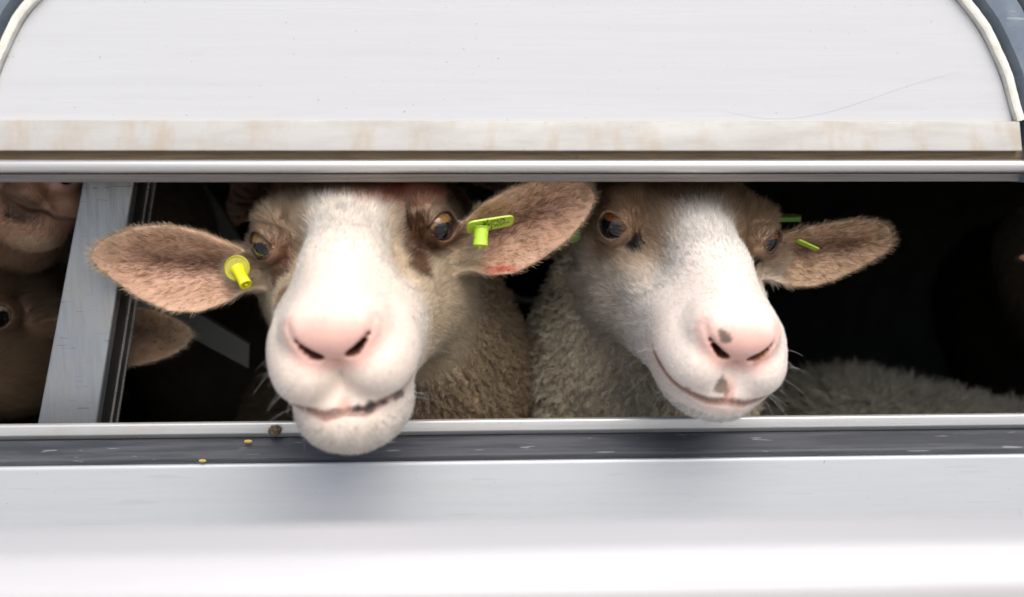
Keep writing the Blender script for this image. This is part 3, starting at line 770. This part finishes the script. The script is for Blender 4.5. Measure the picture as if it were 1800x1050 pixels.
def plate_tag(c, u, v, lu, lv, th, mat, stem=None, ink=False, bend=.0):
    c = np.array(c); u = nrm(np.array(u, float)); v = nrm(np.array(v, float) - u * (np.array(v) @ u)); n = np.cross(u, v)
    m = 20; top = []; V = []; F = []
    ol = fillet([(-lu, -lv), (lu, -lv * .8), (lu, lv * .8), (-lu, lv)], min(lv, lu) * .6, 5)
    for s_ in (1, -1):
        for (a, b) in ol: V.append(c + u * a + v * b + n * (th * s_ / 2 + bend * (a / lu) ** 2))
    k = len(ol); F = [tuple(range(k)), tuple(range(k, 2 * k))[::-1]] + [(i, i + k, (i + 1) % k + k, (i + 1) % k) for i in range(k)]
    L = [('ear_tag', V, F, mat)]
    if stem:
        o_, d_, ln, r_ = stem; V2, F2 = lathe([(r_ * 1.3, 0), (r_ * 1.02, ln * .12), (r_ * .95, ln * .6), (r_ * 1.05, ln * .96), (r_ * .9, ln), (r_ * .5, ln), (r_ * .05, ln * 1.13)], d_, o_, 24)
        L.append(('tag_stem', V2, F2, mat))
    if ink:
        sg = 1 if n @ (CAM - c) > 0 else -1; rg = np.random.default_rng(4)
        for row, (a0, a1) in enumerate(((-.55, .8), (-.35, .6))):
            pts = []
            for q in np.linspace(a0, a1, 34): pts.append(c + u * lu * (q + .03 * rg.normal()) + v * lv * ((.42 if row else -.2) + .26 * rg.normal()) + n * sg * (th / 2 + .0001 + bend * q * q))
            V3, F3 = tube(pts, .00028, 5); L.append(('tag_marking', V3, F3, M['tag_ink']))
    return mk(L)

WHITE = np.array([.84, .81, .755]); TAN = np.array([.46, .30, .19]); BRN = np.array([.20, .10, .055]); PINKS = np.array([.72, .42, .36])
def earcol(Vh, V, ea, eb, ein, tipc, c1, c2, c3, seed):
    n1 = fbm(V, 90, seed); n2 = fbm(V, 260, seed + 5)
    c = c1[None] * (1 - sstep(.42, .62, n1)[:, None]) + c2[None] * sstep(.42, .62, n1)[:, None]
    val = np.exp(-((eb - .05) / .30) ** 2) * sstep(.95, .55, ea) * (.4 + n1) ; val = np.clip(val, 0, 1)[:, None]
    c = c * (1 - .8 * val) + c3 * .8 * val
    rim = sstep(.55, .95, np.abs(eb) / np.maximum(np.interp(ea, [0, .3, .6, .85, 1], [.7, 1, .95, .6, .3]), .2))[:, None]
    c = c * (1 - .6 * rim) + tipc * .6 * rim
    tp = sstep(.72, 1.0, ea)[:, None]; c = c * (1 - .75 * tp) + tipc * .75 * tp
    return c * (.64 + .40 * n2)[:, None]
def col_A(Vh, V, ea, eb, isear, ein, wool, eidx):
    c = np.tile(WHITE, (len(V), 1)); x = np.abs(Vh[:, 0]); y = Vh[:, 1]; z = Vh[:, 2]
    # warmer cheeks and a tan crown, sides darkened in colour for light fall-off
    k = (sstep(2.2, 3.6, x + (fbm(V, 160, 62) - .5) * 1.4) * sstep(9, 5, z))[:, None] * .8; c = c * (1 - k) + np.array([.70, .59, .42]) * k
    k = (sstep(2.2, 3.6, x + (fbm(V, 190, 64) - .5) * 1.6) * sstep(5.5, 2.5, z) * sstep(-1.6, .4, y))[:, None] * .22; c = c * (1 - k) + np.array([.42, .27, .18]) * k
    k = (sstep(1.5, 4, y) * sstep(0, -3, z) )[:, None] * .9; c = c * (1 - k) + np.array([.50, .27, .17]) * k
    e = earcol(Vh, V, ea, eb, ein, np.array([.90, .76, .55]), np.array([.60, .42, .26]), np.array([.82, .60, .43]), np.array([.20, .09, .05]), 40)
    c = c * (1 - isear[:, None]) + e * isear[:, None]
    s = c * np.array([.98, .88, .82]); s = s * (1 - .5 * isear[:, None]) + np.array([.74, .45, .34]) * .5 * isear[:, None]
    return c, s
def col_B(Vh, V, ea, eb, isear, ein, wool, eidx):
    c = np.tile(np.array([.83, .82, .79]), (len(V), 1)); x = np.abs(Vh[:, 0]); y = Vh[:, 1]; z = Vh[:, 2]; nz = (fbm(V, 110, 61) - .5) * 3
    k = (sstep(1.2, 3.6, x + nz * .4) * sstep(9, 1.5, z + nz) * (.45 + .55 * sstep(-5, -.5, y)))[:, None] * .85; c = c * (1 - k) + np.array([.66, .54, .40]) * k
    k = (sstep(3.4, .2, z + nz * .6 + x * -.25) * sstep(-3, 0, y))[:, None]; c = c * (1 - .85 * k) + np.array([.54, .39, .255]) * .85 * k
    e = earcol(Vh, V, ea, eb, ein, np.array([.66, .50, .34]), np.array([.60, .43, .27]), np.array([.70, .50, .34]), np.array([.20, .09, .05]), 50)
    c = c * (1 - isear[:, None]) + e * isear[:, None]
    s = c * np.array([.98, .88, .82]); return c, s
def col_plain(base, ear, tip):
    base, ear, tip = np.array(base), np.array(ear), np.array(tip)
    def f(Vh, V, ea, eb, isear, ein, wool, eidx):
        c = base[None] * (.7 + .6 * fbm(V, 70, 71))[:, None]
        e = earcol(Vh, V, ea, eb, ein, tip, ear, ear * 1.2, ear * .4, 77); c = c * (1 - isear[:, None]) + e * isear[:, None]
        return c, c * np.array([.9, .7, .62])
    return f
def trunk(neck, sh, hip, r, nr=.105, ground=FLOOR):
    sh, hip = np.array(sh, float), np.array(hip, float); d = nrm(hip - sh); s = np.cross(d, [0, 0, 1.0]); s = nrm(s)
    L = [((0, 0, 0), neck, .08, nr, .08), (sh, hip, r, r * 1.06, .1), (neck, sh, nr * .95, r * .93, .1), (sh - [0, 0, .05], hip - [0, 0, .06], r * .9, r * .8, .08)]
    for (c, a) in ((sh, .04), (hip, -.02)):
        for sg in (-1, 1):
            top_ = c + s * sg * r * .45 - [0, 0, r * .6]; kn = top_ + d * a + s * sg * .01; kn[2] = ground + (.20 if a > 0 else .26); ft = kn + d * (-.01 if a > 0 else .05); ft[2] = ground + .03
            if a < 0: kn = kn + d * .05
            L += [(top_, kn, .065, .032, .05), (kn, ft, .030, .024, .02), (ft, ft - d * .03 - [0, 0, .004], .03, .022, .02)]
    return L
# ------------------------------------------------------------------ the animals
ZC = 1.70
def zoff(t): return (t[0], t[1], t[2] + ZC)
brown = (.19, .085, .04); dark = (.03, .022, .02); tanp = (.60, .40, .28)
tA1 = button_tag(P(417, 472, .020), (-.1, -1, .15), (.48, -.62, -.62), .0112, .0205, M['tag_yellow'], srad=.0048, disc=M['tag_yellow_dimmed'])
tA2 = plate_tag(P(862, 394, .012), (1, .1, .17), (.12, -.85, .50), .0200, .0115, .0015, M['tag_green'], stem=(P(846, 399, .012), (-.06, -.25, -1), .0165, .0062), ink=True)
SH = {}
SH['A'] = sheep('white faced sheep with brown eye patches, pushing its pink nose out over the sill', (.1309, -.0042, .1033), zoff((-.099, .0237, -.0673)), 1.1643,
    [dict(root=P(440, 478, .040), tip=P(158, 452, .030), n=(-.12, -1, -.18), w=.0385, cup=.30, up=[.35, .45, .66, .92, 1.0, .86, .60, .40, .2, 0], low=[.3, .4, .7, .98, 1.02, .8, .5, .3, .14, 0]),
     dict(root=P(806, 442, .040), tip=P(1045, 338, .020), n=(.15, -1, -.22), w=.034, cup=.28, up=[.35, .45, .72, 1.0, 1.08, 1.0, .84, .62, .3, 0], low=[.35, .5, .85, 1.05, 1.0, .86, .62, .4, .2, 0])],
    trunk((-.045, .22, 1.465), (-.13, .52, 1.31), (-.18, 1.1, 1.32), .165, .09), .14, WHITE, col_A, chin=1.5,
    spots=[(738, 420, 40, (.11, .05, .025), 1.0, 1.3, 0), (736, 470, 24, (.15, .07, .035), .9, 1.5), (497, 475, 24, (.20, .10, .06), .95, 2.0, -10), (497, 520, 16, (.36, .21, .13), .8, 2.0), (480, 440, 26, brown, .6), (800, 350, 34, brown, .85, 1.2), (430, 400, 32, brown, .8),
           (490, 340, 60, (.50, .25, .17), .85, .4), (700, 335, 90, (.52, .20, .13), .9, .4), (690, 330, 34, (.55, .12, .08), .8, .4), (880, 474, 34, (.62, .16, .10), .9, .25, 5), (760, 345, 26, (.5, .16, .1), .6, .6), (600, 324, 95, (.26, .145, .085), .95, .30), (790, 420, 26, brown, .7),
           (628, 716, 11, dark, .9, .8), (650, 714, 14, dark, .9, .5), (675, 708, 13, dark, .85, .4, 15), (703, 694, 14, dark, .8, .35, 35), (728, 560, 6, (.45, .25, .08), .8, 1.5)],
    seed=3, neck0=.09, wool_z=-13, wool_len=.009, wool_col=(.44, .345, .235), tags=(tA1, tA2), gaze=(.70, -.14, .68), iris=(.22, .12, .045))
tB1 = plate_tag(P(1380, 383, .10), (1, -.1, 0), (.1, .8, .12), .0145, .010, .0042, M['tag_dark'])
tB2 = plate_tag(P(1419, 431, .068), (1, .1, -.42), (.1, -.9, .25), .0115, .005, .0014, M['tag_green'])
tB3 = button_tag(P(1012, 412, .10), (-.3, -1, .1), (-.3, -1, -.2), .0065, .006, M['tag_dark'])
SH['B'] = sheep('tan crowned sheep with white blaze and spotted pink nose, resting its muzzle inside the sill', (.2195, .0703, -.1094), zoff((.1955, .057, -.0681)), 1.1099,
    [dict(root=P(1352, 450, .075), tip=P(1572, 422, .075), n=(.1, -1, -.12), w=.0262, cup=.30, up=[.5, .6, .8, .95, 1.0, 1.0, .86, .62, .3, 0], low=[.7, .85, 1.1, 1.2, 1.1, .85, .6, .42, .2, 0]),
     dict(root=P(1042, 440, .095), tip=P(985, 425, .19), n=(-.5, -.8, -.1), w=.030, cup=.3)],
    trunk((.18, .24, 1.455), (.26, .54, 1.31), (.30, 1.12, 1.32), .165), .14, WHITE, col_B, chin=-.05,
    spots=[(1274, 592, 11, (.10, .08, .06), .85), (1270, 680, 15, (.16, .11, .08), .85, 1.2), (1209, 683, 7, (.2, .15, .12), .7), (1335, 622, 14, (.42, .20, .10), .6, 1.5),
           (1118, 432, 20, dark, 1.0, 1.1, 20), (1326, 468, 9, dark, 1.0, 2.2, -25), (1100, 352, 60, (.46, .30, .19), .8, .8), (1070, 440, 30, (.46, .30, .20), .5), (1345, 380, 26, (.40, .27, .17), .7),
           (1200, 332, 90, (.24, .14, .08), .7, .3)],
    seed=5, lid_tint=.32, fur_r=.00014, wool_z=-6, wool_col=(.80, .72, .58), tags=(tB1, tB2, tB3), gaze=(.70, -.08, .70), iris=(.17, .055, .025))
near = lambda V, Vh: (V[:, 1] < .6) * 1.0
# brown sheep at the left edge, one ear showing behind the post
SH['E'] = sheep('dark brown sheep cut off by left edge, its ear behind the leaning post', (.12, -.35, .05), (P(-95, 560, .20)[0], .20, P(-95, 560, .20)[2]), 1.12,
    [dict(root=P(125, 590, .20), tip=P(342, 588, .13), n=(.1, -1, .15), w=.030, cup=.45, up=[.5, .6, .9, 1.15, 1.1, .9, .6, .4, .2, 0], low=[.6, .7, .9, 1.1, 1.1, .95, .7, .45, .2, 0]),
     dict(root=P(-330, 560, .25), tip=P(-560, 590, .25), n=(-.1, -1, 0), w=.030)],
    trunk((-.62, .42, 1.42), (-.72, .68, 1.30), (-.9, 1.2, 1.30), .16), .22, WHITE, col_plain((.25, .185, .12), (.60, .50, .36), (.80, .72, .56)), spots=[], seed=8, face_d=1.2e6, wool_d=6e4, wool_col=(.16, .10, .05), vis=near, facelen=.010, iris=(.25, .2, .14), whisk=0)
# muzzle poking down at the top left
SH['D'] = sheep('sheep at upper left corner, brown mottled lips and pale chin under the rail', (-.464, .56, -.461), (-.4523, .2063, -.0150 + ZC), .87,
    [dict(root=P(60, 170, .25), tip=P(210, 130, .3), n=(0, -1, 0), w=.03), dict(root=P(-150, 250, .27), tip=P(-330, 230, .33), n=(0, -1, 0), w=.03)],
    trunk((-.46, .50, 1.60), (-.42, .86, 1.46), (-.42, 1.35, 1.40), .17), .2, WHITE, col_plain((.52, .38, .27), (.3, .2, .15), (.5, .4, .3)),
    spots=[(38, 365, 40, (.11, .055, .03), .95, .6, -25), (20, 340, 26, (.16, .09, .05), .8, .8), (15, 377, 5, (.03, .02, .02), .9), (60, 430, 34, (.66, .52, .36), .7, .5)],
    chin=.8, seed=9, face_d=1.2e6, wool_d=3e4, vis=near, whisk=20)
# fleece of a lying or smaller sheep behind the right-hand sheep
SH['C'] = sheep('low grey fleeced sheep, only its woolly back showing above the sill at right', (.3, 1.57, 0), (1.02, .38, 1.36), 1.0,
    [dict(root=(1.06, .32, 1.39), tip=(1.10, .20, 1.37), n=(0, 1, 0), w=.028), dict(root=(1.06, .44, 1.39), tip=(1.1, .57, 1.37), n=(0, 1, 0), w=.028)],
    trunk((.88, .36, 1.23), (.80, .33, 1.22), (.46, .35, 1.29), .135), .3, WHITE, col_plain((.4, .38, .3), (.3, .2, .15), (.5, .4, .3)), seed=11, face_d=2e5, wool_d=5e5, wool_len=.022, wool_col=(.50, .48, .40), whisk=0)
# sheep behind, ears only
SH['G'] = sheep('shadowed sheep deep behind the white faced one, ear edge showing under the rail', (.2, 0, 0), (P(640, 170, .36)[0], .36, P(640, 170, .36)[2]), 1.05,
    [dict(root=P(520, 250, .36), tip=P(405, 396, .34), n=(-.3, -1, 0), w=.032, cup=.4), dict(root=P(770, 230, .36), tip=P(900, 336, .34), n=(.2, -1, 0), w=.028, cup=.4)],
    trunk((-.17, .62, 1.60), (-.42, 1.35, 1.36), (-.45, 1.9, 1.33), .16), .3, WHITE, col_plain((.3, .24, .18), (.34, .25, .20), (.5, .42, .36)), seed=13, face_d=4e5, wool_d=1e4, vis=lambda V, Vh: (V[:, 1] < .7) * 1.0, whisk=0)
# sheep at the right edge
SH['H'] = sheep('dark sheep at right edge, sliver of wool and pale ear tip in view', (.2, .5, 0), (P(2050, 420, .22)[0], .22, P(2050, 420, .22)[2]), 1.05,
    [dict(root=P(1900, 440, .20), tip=P(1787, 450, .15), n=(0, -1, 0), w=.016, cup=.4), dict(root=P(2200, 420, .25), tip=P(2400, 440, .28), n=(.2, -1, 0), w=.028, cup=.4)],
    trunk((.80, .36, 1.56), (.98, .75, 1.46), (1.2, 1.3, 1.40), .16), .3, WHITE, col_plain((.2, .15, .1), (.6, .42, .34), (.75, .52, .42)), seed=15, face_d=4e5, wool_d=1e5, wool_col=(.16, .13, .09), vis=near, whisk=0)

# ------------------------------------------------------------------ small things
# ink marks on the flag tag
pts = [P(x, y, .62) for (x, y) in ((800, 470), (845, 486), (868, 508), (890, 512), (912, 526), (935, 530), (962, 524), (1000, 540))]
pp = np.array(pts); u = np.linspace(0, len(pp) - 1, 50); pp = np.stack([np.interp(u, np.arange(len(pp)), pp[:, i]) for i in range(3)], 1)
for _ in range(4): pp[1:-1] = (pp[:-2] + pp[2:] + pp[1:-1] * 2) / 4
V, F = tube(pp, .0038, 10); o = mesh_obj('hanging_cable', V, F, M['cable']); tag(o, 'loose grey cable sagging in the dark between the two big sheep', 'cable')
def lump(name, c, r, mat, seed, sq=(1, 1, 1)):
    rg = np.random.default_rng(seed); V = []; F = []; nl, nm = 12, 16
    for i in range(nl + 1):
        for j in range(nm):
            a, b = math.pi * i / nl, 2 * math.pi * j / nm; d = np.array([math.sin(a) * math.cos(b), math.sin(a) * math.sin(b), math.cos(a)]); V.append(d)
    V = np.array(V); k = .7 + .6 * vnoise(V + seed * 3.1, 2.6, seed); V = V * k[:, None] * r * np.array(sq)
    for i in range(nl):
        for j in range(nm): F.append((i * nm + j, (i + 1) * nm + j, (i + 1) * nm + (j + 1) % nm, i * nm + (j + 1) % nm))
    return mesh_obj(name, V, F, mat, loc=None), c
o, c = lump('dirt_clump', None, .0055, M['dung'], 4, (1, .8, .8)); o.location = P(484, 757, -.004); tag(o, 'small dark clump of dried dirt stuck on the bright sill edge', 'dirt clump')
o, c = lump('straw_crumb', None, .0026, M['straw'], 6, (1.3, .5, .5)); o.location = P(437, 776, -.005); tag(o, 'yellow crumb of straw lying on the black rubber strip', 'straw crumb')
o, c = lump('straw_crumb', None, .0022, M['straw'], 9, (1.3, .5, .5)); o.location = P(356, 810, -.022); tag(o, 'tiny orange straw crumb on the upper edge of the lower panel', 'straw crumb')
